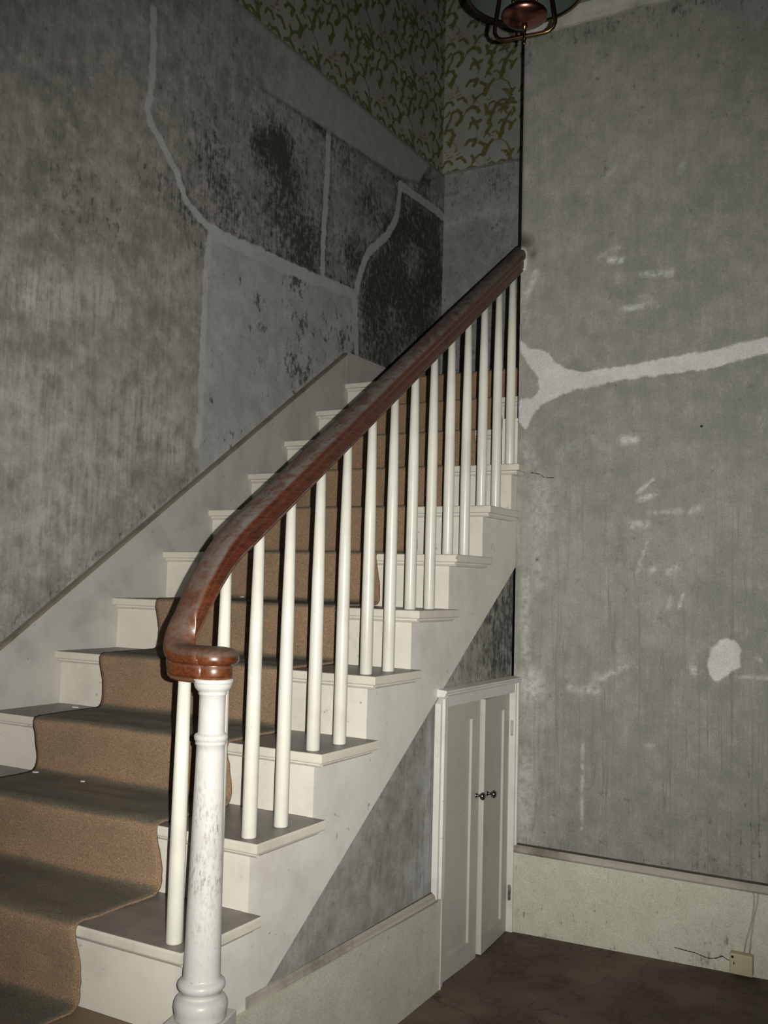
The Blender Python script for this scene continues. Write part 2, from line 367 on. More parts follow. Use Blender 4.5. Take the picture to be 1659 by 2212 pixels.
def mat_floor():
    m, t, b = nt('dirty_brown_floor'); n = N(t)
    a = n.noise(3.0, 6, 0.6); g = n.noise(40, 5, 0.7); f = n.noise(300, 2, 0.6)
    c = n.mix(n.ss(a, 0.35, 0.65), (0.072, 0.050, 0.034), (0.15, 0.115, 0.085))
    c = n.mix(n.math('MULTIPLY', n.ss(g, 0.4, 0.7), 0.5), c, (0.12, 0.11, 0.085))
    v = n.noise(2.2, 3, 0.5, dist=1.5)
    ln = n.math('SUBTRACT', 1.0, n.ss(n.math('ABSOLUTE', n.math('SUBTRACT', v, 0.5)), 0.0, 0.008))
    c = n.mix(n.math('MULTIPLY', ln, n.math('MULTIPLY', n.ss(g, 0.4, 0.55), 0.7)), c, (0.02, 0.015, 0.012))
    c = n.mix(n.math('MULTIPLY', n.ss(f, 0.5, 0.7), 0.3), c, (0.15, 0.14, 0.11))
    n.link(c, b.inputs['Base Color'])
    b.inputs['Roughness'].default_value = 0.8; b.inputs['Specular IOR Level'].default_value = 0.2
    n.bump(n.math('ADD', a, n.math('MULTIPLY', g, 0.4)), 0.4, 0.01, b)
    return m
M_floor = mat_floor()

def mat_paper():
    m, t, b = nt('leafy_wallpaper'); n = N(t)
    base = n.mix(n.ss(n.noise(5, 5, 0.6), 0.35, 0.7), (0.27, 0.265, 0.235), (0.34, 0.335, 0.305))
    w = n.math('MULTIPLY_ADD', n.math('SUBTRACT', n.noise(170, 4, 0.7), 0.5), 0.026, n.attr('leaf'))
    lf = n.ss(w, -0.0012, 0.0012)
    lc = n.mix(n.ss(n.noise(60, 3, 0.6), 0.35, 0.65), (0.075, 0.083, 0.020), (0.14, 0.14, 0.04))
    base = n.mix(n.math('MULTIPLY', lf, 0.92), base, lc)
    w2 = n.math('MULTIPLY_ADD', n.math('SUBTRACT', n.noise(140, 3, 0.6), 0.5), 0.007, n.attr('berry'))
    base = n.mix(n.math('MULTIPLY', n.ss(w2, -0.001, 0.001), 0.7), base, (0.20, 0.12, 0.075))
    n.link(base, b.inputs['Base Color'])
    b.inputs['Roughness'].default_value = 0.8; b.inputs['Specular IOR Level'].default_value = 0.2
    return m
M_paper = mat_paper()

# ------------------------------------------------------------------ marks on walls: signed distances on a fine grid
def sd_seg(U, V, a, b):
    a = np.array(a); b = np.array(b); d = b - a; L = max(1e-9, d @ d)
    t = np.clip(((U - a[0]) * d[0] + (V - a[1]) * d[1]) / L, 0, 1)
    return np.hypot(U - a[0] - t * d[0], V - a[1] - t * d[1])
def sd_line(U, V, pts):
    D = np.full(U.shape, 9.0)
    for a, b in zip(pts, pts[1:]): D = np.minimum(D, sd_seg(U, V, a, b))
    return D
def sd_poly(U, V, pts):
    """positive inside"""
    D = sd_line(U, V, list(pts) + [pts[0]])
    ins = np.zeros(U.shape, bool); n = len(pts)
    for i in range(n):
        x0, y0 = pts[i]; x1, y1 = pts[(i + 1) % n]
        if y0 == y1: continue
        c = ((y0 > V) != (y1 > V)) & (U < (x1 - x0) * (V - y0) / (y1 - y0) + x0)
        ins ^= c
    return np.where(ins, D, -D)
def blobs(U, V, L):
    R = np.zeros(U.shape)
    for u, v, r, s in L: R += s * np.exp(-((U - u) ** 2 + (V - v) ** 2) / (r * r) * 1.1)
    return R

def axis_pts(*segs):
    out = []
    for a, b, st in segs:
        n = max(1, int(round((b - a) / st)))
        out += [a + (b - a) * i / n for i in range(n)]
    out.append(segs[-1][1]); return np.array(out)

def grid_wall(name, us, vs, place, back, mat, fields, parent=None):
    """slab whose seen face is a fine grid: place(u,v)->(x,y,z) front, back = offset of the rear face"""
    U, V = np.meshgrid(us, vs)
    nu, nv = len(us), len(vs)
    P = np.stack(place(U, V), -1).reshape(-1, 3)
    k = nu * nv
    bd = [0, nu - 1, k - 1, k - nu]
    back = np.array(back, float)
    PB = P[bd] + back
    verts = np.vstack([P, PB])
    idx = np.arange(k).reshape(nv, nu)
    q = np.stack([idx[:-1, :-1], idx[:-1, 1:], idx[1:, 1:], idx[1:, :-1]], -1).reshape(-1, 4)
    faces = [tuple(r) for r in q.tolist()]
    e0 = idx[0, :].tolist(); e1 = idx[:, -1].tolist(); e2 = idx[-1, ::-1].tolist(); e3 = idx[::-1, 0].tolist()
    for e, (a, b) in ((e0, (0, 1)), (e1, (1, 2)), (e2, (2, 3)), (e3, (3, 0))):
        faces.append(tuple(e[::-1] + [k + a, k + b]))
    faces.append((k + 3, k + 2, k + 1, k))
    # orientation: front face normal must oppose 'back'
    n = np.cross(P[1] - P[0], P[nu] - P[0])
    if n @ back > 0: faces = [f[::-1] for f in faces]
    me = bpy.data.meshes.new(name); me.from_pydata(verts.tolist(), [], faces); me.materials.append(mat)
    for fn, arr in fields(U, V).items():
        a = me.attributes.new(fn, 'FLOAT', 'POINT')
        if fn == 'patch': arr = arr + 1.0          # 0 = far from any patch, 1 = on its outline
        if fn == 'crack': arr = 1.0 - arr
        full = np.concatenate([arr.reshape(-1), np.full(4, -1.0 if fn in ('leaf', 'berry') else 0.0)])
        a.data.foreach_set('value', full.astype(np.float32))
    me.update()
    o = bpy.data.objects.new(name, me); COL.objects.link(o)
    if parent is not None: o.parent = parent
    return o

def F0(U, V, **k):
    d = dict(patch=np.full(U.shape, -1.0), mold=np.zeros(U.shape), light=np.zeros(U.shape), speck=np.zeros(U.shape),
             smear=np.zeros(U.shape), rust=np.zeros(U.shape), plain=np.zeros(U.shape), crack=np.full(U.shape, 1.0))
    d.update(k); return d

XL = -1.350            # face of the skirting on the left
WLX = -1.370           # face of the left wall
DY = 2.019             # face of the wall right of the stairs
BY = 3.935             # landing wall
SX = -0.044            # face of the stair string
ZW = 3.718             # lower edge of the wallpaper
G = 0.2757             # going
YK = {k: (k - 1) * G + d for k, d in zip(range(-1, 13), (0, 0, .0008, -.0077, -.0035, -.0007, -.0029, -.0063, -.0006, -.0024, .0015, -.0033, -.0036, 0))}
ZK = {k: k * .19 + d for k, d in zip(range(-1, 12), (0, 0, .0095, -.0007, -.0107, -.0097, -.0067, -.0048, -.0003, .0001, .0027, .0077, .0128))}
def floor_z(x, y): return -0.368 + 0.0213 * x + 0.0212 * y

# ---- left wall
def f_left(U, V):
    pt = np.full(U.shape, -1.0)
    for pts, w in LBANDS: pt = np.maximum(pt, w - sd_line(U, V, pts))
    poly = np.full(U.shape, -1.0)
    for q in LPOLY: poly = np.maximum(poly, sd_poly(U, V, q))
    pt = np.maximum(pt, poly)
    bo = sd_poly(U, V, LBORDER)
    halo = np.exp(-np.clip(-pt, 0, 1) / .035)
    mo = blobs(U, V, LMOLD) * 1.15 + 1.02 * np.clip((sd_poly(U, V, LDARKPOLY) + .05) / .1, 0, 1)
    zone = np.clip((U - 1.2) / .5, 0, 1) * np.clip((V - 2.45) / .2, 0, 1) * np.clip((3.75 - V) / .1, 0, 1)
    mo = mo + 0.55 * halo * zone + 0.22 * zone + 0.18 * np.clip((V - 2.2) / .4, 0, 1)
    mo = mo + 0.9 * np.exp(-(np.abs(sd_line(U, V, [(2.80, 2.30), (3.3, 2.30)])) / .05) ** 2)
    mo = mo - blobs(U, V, [(3.52, 3.02, .13, .75), (3.3, 2.6, .10, .4), (3.86, 2.75, .10, .6), (3.45, 3.3, .08, .3)])
    # dark edge above the skirting and below the border
    mo = mo + 0.5 * np.exp(-(sd_line(U, V, [(0.3, .62), (2.757, 2.29)]) / .03) ** 2)
    mo = mo + 0.35 * np.exp(-(sd_line(U, V, [(2.2, 3.40), (3.3, 3.45)]) / .04) ** 2)
    sp = blobs(U, V, LSPECK) * .8 + 0.44 + .25 * np.clip((U - 1.8) / .8, 0, 1) * np.clip((2.75 - V) / .3, 0, 1)
    bands = np.full(U.shape, -1.0)
    for pts, w in LBANDS: bands = np.maximum(bands, w - sd_line(U, V, pts))
    sp = np.where(bands > -.012, .05, sp)
    sp = np.where(bo > -0.02, 0.0, sp)
    li = np.clip(blobs(U, V, LLIGHT), 0, 1)
    ck = np.minimum(sd_line(U, V, [(0.957, 2.022), (1.08, 2.023)]), sd_line(U, V, [(2.62, 2.655), (2.5, 2.60)]))
    ck = np.minimum(ck, sd_line(U, V, [(1.71, 3.714), (3.935, 3.716)]) - 0.0006)
    plain = np.clip(bo / .012 + .3, 0, 1) * np.clip((U - 1.72) / .7, 0, 1) * .85
    ru = .75 * np.exp(-((V - 3.714) / .010) ** 2) + .55 * np.exp(-(sd_line(U, V, [(1.93, 3.393), (2.496, 3.425), (3.311, 3.468), (3.578, 3.535)]) / .010) ** 2)
    ru = np.clip(ru, 0, .8) * np.clip((U - 1.3) / .8, 0, 1)
    return F0(U, V, patch=pt, plain=plain, rust=ru, mold=np.clip(mo, 0, 1.7), speck=sp, light=li, crack=ck)
wall_left = grid_wall('wall_left', axis_pts((-3.2, 0.35, .25), (0.35, BY + .15, .0135)), axis_pts((-.8, .55, .2), (.55, ZW, .0135)),
                      lambda U, V: (np.full(U.shape, WLX), U, V), (-.12, 0, 0), M_wall_left, f_left)
tag(wall_left, kind='structure')

# ---- wallpaper motif (signed distances, one repeat is TW x TH metres)
TW, TH = 0.53, 0.40
def zz(pts): return [((x - 160) / 540 * TW, (1195 - y) / 465 * TH) for x, y in pts]
LEAVES = [(zz(p), w) for p, w in [
    ([(212, 775), (222, 738), (262, 722), (290, 752), (288, 800), (258, 835)], (.006, .014)), ([(330, 742), (368, 722), (405, 742), (418, 770)], (.009, .013)),
    ([(465, 735), (478, 788), (522, 803)], (.010, .013)), ([(548, 745), (600, 768), (655, 738)], (.009, .016)), ([(556, 800), (600, 775), (622, 735)], (.005, .011)),
    ([(352, 890), (362, 845), (392, 858), (432, 842)], (.006, .012)), ([(368, 805), (396, 850), (412, 900)], (.007, .011)),
    ([(492, 858), (505, 900), (474, 945)], (.013, .010)), ([(165, 868), (222, 868), (240, 915), (204, 975)], (.005, .015)),
    ([(645, 825), (602, 890), (572, 1003)], (.006, .015)), ([(325, 1012), (350, 978), (402, 985), (383, 1025)], (.008, .013)),
    ([(428, 1010), (470, 1045), (455, 1112)], (.008, .015)), ([(520, 1012), (488, 1050), (462, 1112)], (.008, .012)),
    ([(515, 1022), (575, 1018), (622, 1060), (645, 1120), (650, 1175)], (.003, .007)), ([(588, 1108), (618, 1120), (640, 1160)], (.008, .007)),
    ([(668, 1115), (645, 1150), (635, 1190)], (.009, .006)), ([(162, 1150), (178, 1112), (212, 1112), (232, 1140)], (.007, .009)),
    ([(262, 1105), (298, 1098), (328, 1142)], (.007, .010)), ([(372, 1100), (388, 1130), (380, 1160)], (.009, .007)), ([(432, 1105), (402, 1125), (385, 1150)], (.007, .007)),
    ([(470, 1148), (488, 1166), (508, 1152), (500, 1138)], (.003, .004)), ([(300, 800), (318, 760), (330, 745)], (.003, .004)), ([(412, 900), (405, 950), (395, 985)], (.002, .003)),
    ([(240, 975), (262, 1010), (250, 1050)], (.003, .004)), ([(592, 1108), (640, 1190), (655, 1195)], (.003, .004))]]
LEAVES += [([((x * .62 + TW * .55) % TW, (y * .62 + TH * .40)) for x, y in pts], (w0 * .7, w1 * .7)) for pts, (w0, w1) in LEAVES[:19]]
LEAVES = [q for q in LEAVES if max(p[0] for p in q[0]) - min(p[0] for p in q[0]) < .3]
BERRY = [(zz(p), w) for p, w in [([(190, 1060), (194, 1062)], .006), ([(215, 1040), (218, 1040)], .006), ([(245, 1048), (270, 1036)], .006), ([(200, 1085), (232, 1078)], .006),
         ([(258, 1075), (286, 1065)], .005), ([(175, 1040), (180, 1038)], .005), ([(300, 640 + 465), (330, 655 + 465)], .005), ([(395, 1150), (420, 1165)], .005)]]
def f_paper(U, V):
    u = np.mod(U, TW); v = np.mod(V, TH)
    lf = np.full(U.shape, -1.0); be = np.full(U.shape, -1.0)
    for du in (-TW, 0, TW):
        for dv in (-TH, 0, TH):
            for pts, (w0, w1) in LEAVES:
                n = len(pts) - 1
                for i in range(n):
                    w = w0 + (w1 - w0) * (i + .5) / n
                    lf = np.maximum(lf, w * 1.12 - sd_seg(u + du, v + dv, pts[i], pts[i + 1]))
            for pts, w in BERRY:
                be = np.maximum(be, w - sd_line(u + du, v + dv, pts))
    return dict(leaf=lf, berry=be)
o = grid_wall('wallpaper', axis_pts((1.5, BY, .009)), axis_pts((ZW + .001, 5.1, .009)),
              lambda U, V: (np.full(U.shape, WLX + .001), U, V), (-.12, 0, 0), M_paper, lambda U, V: f_paper(U + .17, V - .14), parent=wall_left)
tag(o, 'leafy green wallpaper above the plaster border')

# ---- landing wall
BZ = [(-1.344, 3.383), (-1.198, 3.412), (-1.035, 3.419), (-0.92, 3.397), (-.7, 3.42)]
def f_back(U, V):
    return F0(U, V, light=np.clip(1.2 - sd_line(U, V, BZ) / .05, 0, 1), mold=np.clip(.25 + blobs(U, V, [(-1.0, 3.62, .16, .35), (-1.3, 3.6, .1, .3), (-1.0, 3.28, .1, .3), (-1.1, 2.5, .3, .25)]), 0, 1))
wall_back = grid_wall('wall_back', axis_pts((WLX - .1, 1.6, .02)), axis_pts((1.9, ZW, .02)), lambda U, V: (U, np.full(U.shape, BY), V), (0, .12, 0), M_wall_back, f_back)
tag(wall_back, kind='structure')
o = grid_wall('wallpaper', axis_pts((WLX, -0.0, .009), (0.0, 1.6, .1)), axis_pts((ZW, 5.1, .009)), lambda U, V: (U, np.full(U.shape, BY - .035), V), (0, .2, 0), M_paper,
              lambda U, V: f_paper(U - WLX, V - ZW), parent=wall_back)
tag(o, 'leafy green wallpaper standing proud of the plaster below')

# ---- wall right of the stairs
def f_right(U, V):
    pt = np.full(U.shape, -1.0)
    for q in RPOLY: pt = np.maximum(pt, sd_poly(U, V, q))
    sm = np.zeros(U.shape)
    for x0, z0, x1, z1, w, s in RSMEAR:
        sm = np.maximum(sm, s * np.clip(1.25 - sd_seg(U, V, (x0, z0), (x1, z1)) / (w * 1.3), 0, 1))
    ru = 0.9 * np.exp(-(np.hypot(U + .03, V - 2.455) / .035) ** 2) + .5 * np.exp(-(sd_line(U, V, [(-.044, 2.45), (-.044, 3.3)]) / .008) ** 2)  # brown stain at the rail end, plus the wall edge's shadow painted as a strip
    ru = ru + .8 * np.exp(-(np.hypot(U - .01, V - 2.40) / .018) ** 2)
    ru = ru + np.exp(-(np.hypot(U - .047, V - 1.14) / .006) ** 2) + .4 * np.exp(-(np.hypot(U - .186, V - 1.212) / .006) ** 2)
    pt = np.maximum(pt, .043 - np.hypot(U + .058, (V - 2.383) * .72))
    mo = .25 * np.clip((V - 2.5) / 1.0, 0, 1) + .35 * np.exp(-((V - 3.30) / .05) ** 2) + .3 * np.exp(-((V - .02) / .05) ** 2) + .2 * np.clip((U - .5) / .5, 0, 1) * np.exp(-((V - .2) / .2) ** 2) \
        + .15 * np.exp(-((V - .15) / .15) ** 2)
    li = .7 * np.exp(-((U + .0) / .12) ** 2) * np.clip((.95 - V) / .2, 0, 1) + .35 * np.exp(-((U - .05) / .2) ** 2) * np.clip((1.5 - V) / .2, 0, 1) * np.clip((V - .9) / .2, 0, 1)
    ck = sd_line(U, V, [(.015, 1.492), (.051, 1.485), (.071, 1.471), (.114, 1.468)])
    return F0(U, V, patch=pt, smear=sm, rust=np.clip(ru, 0, 1), mold=np.clip(mo, 0, 1), light=np.clip(li, 0, 1), crack=ck)
wall_right = grid_wall('wall_right', axis_pts((SX, .01, .0115), (.01, .12, .003), (.12, 1.15, .0115), (1.15, 2.8, .2)), axis_pts((-.5, -.02, .1), (-.02, 1.46, .0115), (1.46, 1.50, .003), (1.50, 3.42, .0115), (3.42, 5.1, .2)),
                       lambda U, V: (U, np.full(U.shape, DY), V), (0, .11, 0), M_wall_right, f_right)
tag(wall_right, kind='structure')
bm = bmesh.new(); box(bm, SX, .07, DY + .11, 2.757, -.5, 5.1)
tag(obj('wall_inner', bm, M_wall_back), kind='structure')

# ---- plaster triangle under the string
def f_under(U, V):
    sdl = (V - (1.101 + .684 * (U - 2.009)))
    mo = .8 * np.exp(-((U - 1.95) / .25) ** 2) * np.clip((V - .62) / .1, 0, 1) + .05
    mo = mo + .3 * np.clip((V - .05) / .3, 0, 1)
    li = .9 * np.exp(-((U - 1.30) / .07) ** 2) * np.clip((.62 - V) / .2, 0, 1) + .6 * blobs(U, V, [(1.2, .05, .12, 1), (.55, .05, .08, .7), (1.15, .35, .05, .8), (.95, .08, .08, .6)])
    return F0(U, V, mold=np.clip(mo - li * .5, 0, 1), light=np.clip(li, 0, 1))
wall_stair = grid_wall('wall_stair', axis_pts((.2, DY, .015)), axis_pts((-.42, 1.14, .015)), lambda U, V: (np.full(U.shape, SX - .010), U, V), (-.05, 0, 0), M_wall_stair, f_under)
# cut away what would stand above the string: keep only below the steps
bm = bmesh.new(); bm.from_mesh(wall_stair.data)
bmesh.ops.bisect_plane(bm, geom=bm.verts[:] + bm.edges[:] + bm.faces[:], plane_co=(0, 2.009, 1.150), plane_no=(0, -.684, 1), clear_outer=True)
bm.to_mesh(wall_stair.data); bm.free()
tag(wall_stair, kind='structure')

# ---- floor, ceiling, landing
bm = bmesh.new()
c = [(-1.5, -3.2), (2.8, -3.2), (2.8, 2.1), (-1.5, 2.1)]
vt = [bm.verts.new((x, y, floor_z(x, y))) for x, y in c]; vb = [bm.verts.new((x, y, floor_z(x, y) - .1)) for x, y in c]
bm.faces.new(vt); bm.faces.new(vb[::-1])
for i in range(4): bm.faces.new((vt[i], vb[i], vb[(i + 1) % 4], vt[(i + 1) % 4]))
tag(obj('floor', bm, M_floor), kind='structure')
bm = bmesh.new(); box(bm, SX, 2.8, -3.2, DY, 3.395, 3.62)
tag(obj('ceiling', bm, M_ceil), kind='structure')
bm = bmesh.new(); box(bm, -1.5, 1.6, -.5, 4.1, 5.1, 5.2)
tag(obj('ceiling_stairwell', bm, M_ceil), kind='structure')

# ---- mouldings and skirting
def sweep_y(pts, x, y0, y1, **k):
    bm = bmesh.new(); prism(bm, pts, 'y', y0, y1); return bm
bm = bmesh.new()
prof = [(DY, 3.338), (DY - .012, 3.340), (DY - .016, 3.352), (DY - .024, 3.358), (DY - .034, 3.375), (DY - .05, 3.385), (DY - .05, 3.395), (DY, 3.395)]
prism(bm, prof, 'x', SX, 2.8)
tag(obj('trim_1', bm, M_crown), kind='structure')

bb = empty('baseboard_right', (1.2, DY, floor_z(1.2, DY)), 0); tag(bb, kind='structure')
def bbz(x): return -.002 - .000 * x
def f_bb(U, V):
    ck = sd_line(U, V, [(0.607, -0.261), (0.676, -0.265), (0.724, -0.275), (0.748, -0.27), (0.772, -0.257), (0.795, -0.268)]) + 0.0
    mo = blobs(U, V, [(.7, -.28, .06, .5), (.78, -.2, .05, .4), (-.02, -.25, .06, .5)]) + .5 * np.exp(-((V + .325) / .02) ** 2) + .1
    return F0(U, V, crack=ck, mold=mo * .8)
o = grid_wall('board', axis_pts((SX + .02, .6, .0115), (.6, .805, .0028), (.805, 1.15, .0115), (1.15, 2.8, .2)), axis_pts((-.34, -.29, .0115), (-.29, -.25, .0028), (-.25, -.018, .0115)), lambda U, V: (U, np.full(U.shape, DY - .02), V), (0, .0195, 0), M_base, f_bb)
o.parent = bb; o.matrix_parent_inverse = Matrix.Translation(-bb.location)
bm = bmesh.new()
prism(bm, [(DY, -.020), (DY - .024, -.020), (DY - .030, -.012), (DY - .026, -.006), (DY - .026, .002), (DY - .018, .010), (DY - .008, .012), (DY, .014)], 'x', SX + .02, 2.8)
o = obj('cap_moulding', bm, M_caps, bb); tag(o, 'dusty grey cap moulding')

bs = empty('baseboard_stair', (SX, 1.0, -.35)); tag(bs, kind='structure')
bm = bmesh.new(); prism(bm, [(.10, -.42), (1.366, -.42), (1.366, -.036), (.10, -.036)], 'x', SX - .005, SX + .014)
obj('board', bm, M_base, bs)
bm = bmesh.new(); prism(bm, [(SX, -.040), (SX + .018, -.040), (SX + .022, -.030), (SX + .017, -.024), (SX + .016, -.016), (SX + .006, -.008), (SX, -.006)], 'y', .30, 1.330)
for v in bm.verts:
    if v.co.y < .4: v.co.x = SX + (v.co.x - SX) * .12
tag(obj('cap_moulding', bm, M_caps, bs), 'dusty cap moulding')

bl = empty('baseboard_left', (XL, 1.4, 1.2)); tag(bl, kind='structure')
sl = .19 / G
def sk(y): return .367 + sl * y
bm = bmesh.new(); prism(bm, [(-.9, sk(-.9) - .55), (2.757, sk(2.757) - .55), (2.757, sk(2.757)), (-.9, sk(-.9))], 'x', WLX - .003, XL)
obj('rake_board', bm, M_skirt, bl)
bm = bmesh.new(); prism(bm, [(2.760, 1.95), (BY - .02, 1.95), (BY - .02, 2.262), (2.760, 2.262)], 'x', WLX - .003, XL)
obj('level_board', bm, M_skirt, bl)
bm = bmesh.new(); prism(bm, [(-.9, sk(-.9) - .004), (2.757, 2.262), (2.757, 2.276), (-.9, sk(-.9) + .010)], 'x', WLX - .001, XL + .007)
bmesh.ops.bevel(bm, geom=bm.edges[:], offset=.002, segments=2, affect='EDGES')
tag(obj('cap_moulding', bm, M_rakecap, bl), 'narrow dusty brown cap moulding')
bm = bmesh.new(); prism(bm, [(2.757, 2.262), (BY, 2.262), (BY, 2.276), (2.757, 2.276)], 'x', WLX - .001, XL + .006)
obj('cap_moulding', bm, M_skirt, bl)

# ------------------------------------------------------------------ staircase
st = empty('staircase', (-.7, 0, floor_z(-.7, 0)))
tag(st, 'straight flight of white painted wooden stairs climbing between two plaster walls', 'staircase')
TT = .028
def tread(k):
    y0, z1 = YK[k], ZK[k]
    y1 = YK[k + 1] + .030 if k < 11 else BY
    x1 = 0.0 if k <= 8 else -.075
    yr = y1
    if k == 8: yr = DY - .001
    if k == 11: x1 = 1.55
    bm = bmesh.new()
    if k <= 0:
        # curtail step: rounded end that carries the newel post
        R = (YK[k + 1] + .09 - y0) / 2 if k == 0 else .30
        ycen = y0 + R
        pts = [(XL, y0)] + [(-.06 + .0, y0)]
        xe = .03 if k == 0 else .02
        for i in range(13):
            a = -math.pi / 2 + math.pi * i / 12
            pts.append((xe + (R - .03) * math.cos(a) * .95, ycen + R * math.sin(a)))
        pts += [(-.06, y0 + 2 * R), (-.06, y1), (XL, y1)]
        if k == -1: pts = [p for p in pts]
        prism(bm, pts, 'z', z1 - TT, z1)
    else:
        if yr < y1:      # the nosing return stops at the wall
            pts = [(XL, y0), (x1, y0), (x1, yr), (SX - .001, yr), (SX - .001, y1), (XL, y1)]
            prism(bm, pts, 'z', z1 - TT, z1)
            sel = [e for e in bm.edges if all(v.co.y < y0 + 1e-5 for v in e.verts) and abs(e.verts[0].co.z - e.verts[1].co.z) < 1e-6]
            sel += [e for e in bm.edges if all(abs(v.co.x - x1) < 1e-5 for v in e.verts) and abs(e.verts[0].co.z - e.verts[1].co.z) < 1e-6]
        else:
            if k == 11: y1 = y0 + .30
            prism(bm, [(XL, y0), (x1, y0), (x1, y1), (XL, y1)], 'z', z1 - TT, z1)
            sel = [e for e in bm.edges if all(v.co.y < y0 + 1e-5 for v in e.verts) and abs(e.verts[0].co.z - e.verts[1].co.z) < 1e-6]
            if k < 9: sel += [e for e in bm.edges if all(abs(v.co.x - x1) < 1e-5 for v in e.verts) and abs(e.verts[0].co.z - e.verts[1].co.z) < 1e-6]
        bmesh.ops.bevel(bm, geom=list(set(sel)), offset=.006, segments=3, affect='EDGES', profile=.5)
    o = obj('tread', bm, M_tread if k != 0 else M_worn, st)
    # scotia moulding under the nosing, returned along the open side
    if 1 <= k <= 8:
        bm = bmesh.new()
        a, b = .016, .024
        prism(bm, [(y0 + .030, z1 - TT), (y0 + a, z1 - TT), (y0 + a, z1 - TT - .006), (y0 + b, z1 - TT - .013), (y0 + .030, z1 - TT - .014)], 'x', XL + .001, -a)
        ye = min(y1 - .006, yr)
        prism(bm, [(SX + .0003, z1 - TT), (-a, z1 - TT), (-a, z1 - TT - .006), (-b, z1 - TT - .013), (SX + .0003, z1 - TT - .014)], 'y', y0 + .0303, ye)
        obj('scotia_moulding', bm, M_riser, o)
    elif k >= 9:
        bm = bmesh.new()
        prism(bm, [(y0 + .030, z1 - TT), (y0 + .016, z1 - TT), (y0 + .016, z1 - TT - .006), (y0 + .024, z1 - TT - .013), (y0 + .030, z1 - TT - .014)], 'x', XL + .001, x1 - .003)
        obj('scotia_moulding', bm, M_riser, o)
    return o
def riser(k):
    y0 = YK[k] + .030
    zb = ZK[k - 1] if k > -1 else floor_z(0, -.5)
    zt = ZK[k] - TT
    bm = bmesh.new()
    x1 = SX - .0002 if k <= 8 else -.08
    if k <= 0:
        R = (YK[k + 1] + .09 - YK[k]) / 2 - .03 if k == 0 else .27
        ycen = YK[k] + R + .03
        pts = [(XL, YK[k] + .03)]
        for i in range(13):
            a = -math.pi / 2 + math.pi * i / 12
            pts.append((.03 + (R - .03) * math.cos(a) * .95, ycen + R * math.sin(a)))
        pts += [(-.06, YK[k] + .03 + 2 * R), (-.06, YK[k] + .2), (XL, YK[k] + .2)]
        prism(bm, pts, 'z', zb, zt)
    else:
        box(bm, XL, x1, y0, y0 + .018, zb + .0005, zt)
    obj('riser', bm, M_riser, st)
for k in range(-1, 12): tread(k); riser(k)
# string: stepped board on the open side
pts = [(.032, -.05)]
for k in range(1, 9):
    pts.append((YK[k] + .0312, ZK[k] - TT))
    if k < 8: pts.append((YK[k + 1] + .0312, ZK[k] - TT))
pts2 = []
for i, q in enumerate(pts): pts2.append(q)
pts2 += [(DY - .001, ZK[8] - TT), (DY - .001, 1.101 + .684 * .01), (.366, -.022), (.366, -.36), (.032, -.36)]
bm = bmesh.new(); prism(bm, pts2, 'x', SX - .020, SX)
obj('string_board', bm, M_string, st)
# landing platform behind the top nosing
bm = bmesh.new(); box(bm, XL, 1.55, YK[11] + .30, BY, ZK[11] - .15, ZK[11])
obj('landing_platform', bm, M_tread, st)
# end block of the inner skirting, standing on the eighth tread
bm = bbox(-.130, -.060, DY + .035, DY + .055, ZK[8] + .001, 1.727, .002)
box(bm, -.058, SX - .001, DY + .0, DY + .05, ZK[8] + .001, 1.70)
obj('skirting_block', bm, M_riser, st)
for k in (9, 10):
    bm = bmesh.new(); prism(bm, [(YK[k] - .2, ZK[k - 1] + .001), (YK[k + 1] + .03, ZK[k - 1] + .001), (YK[k + 1] + .03, ZK[k] + .10), (YK[k] + .04, ZK[k] + .1), (YK[k], ZK[k])], 'x', -.074, SX - .001)
    obj('inner_string', bm, M_riser, st)

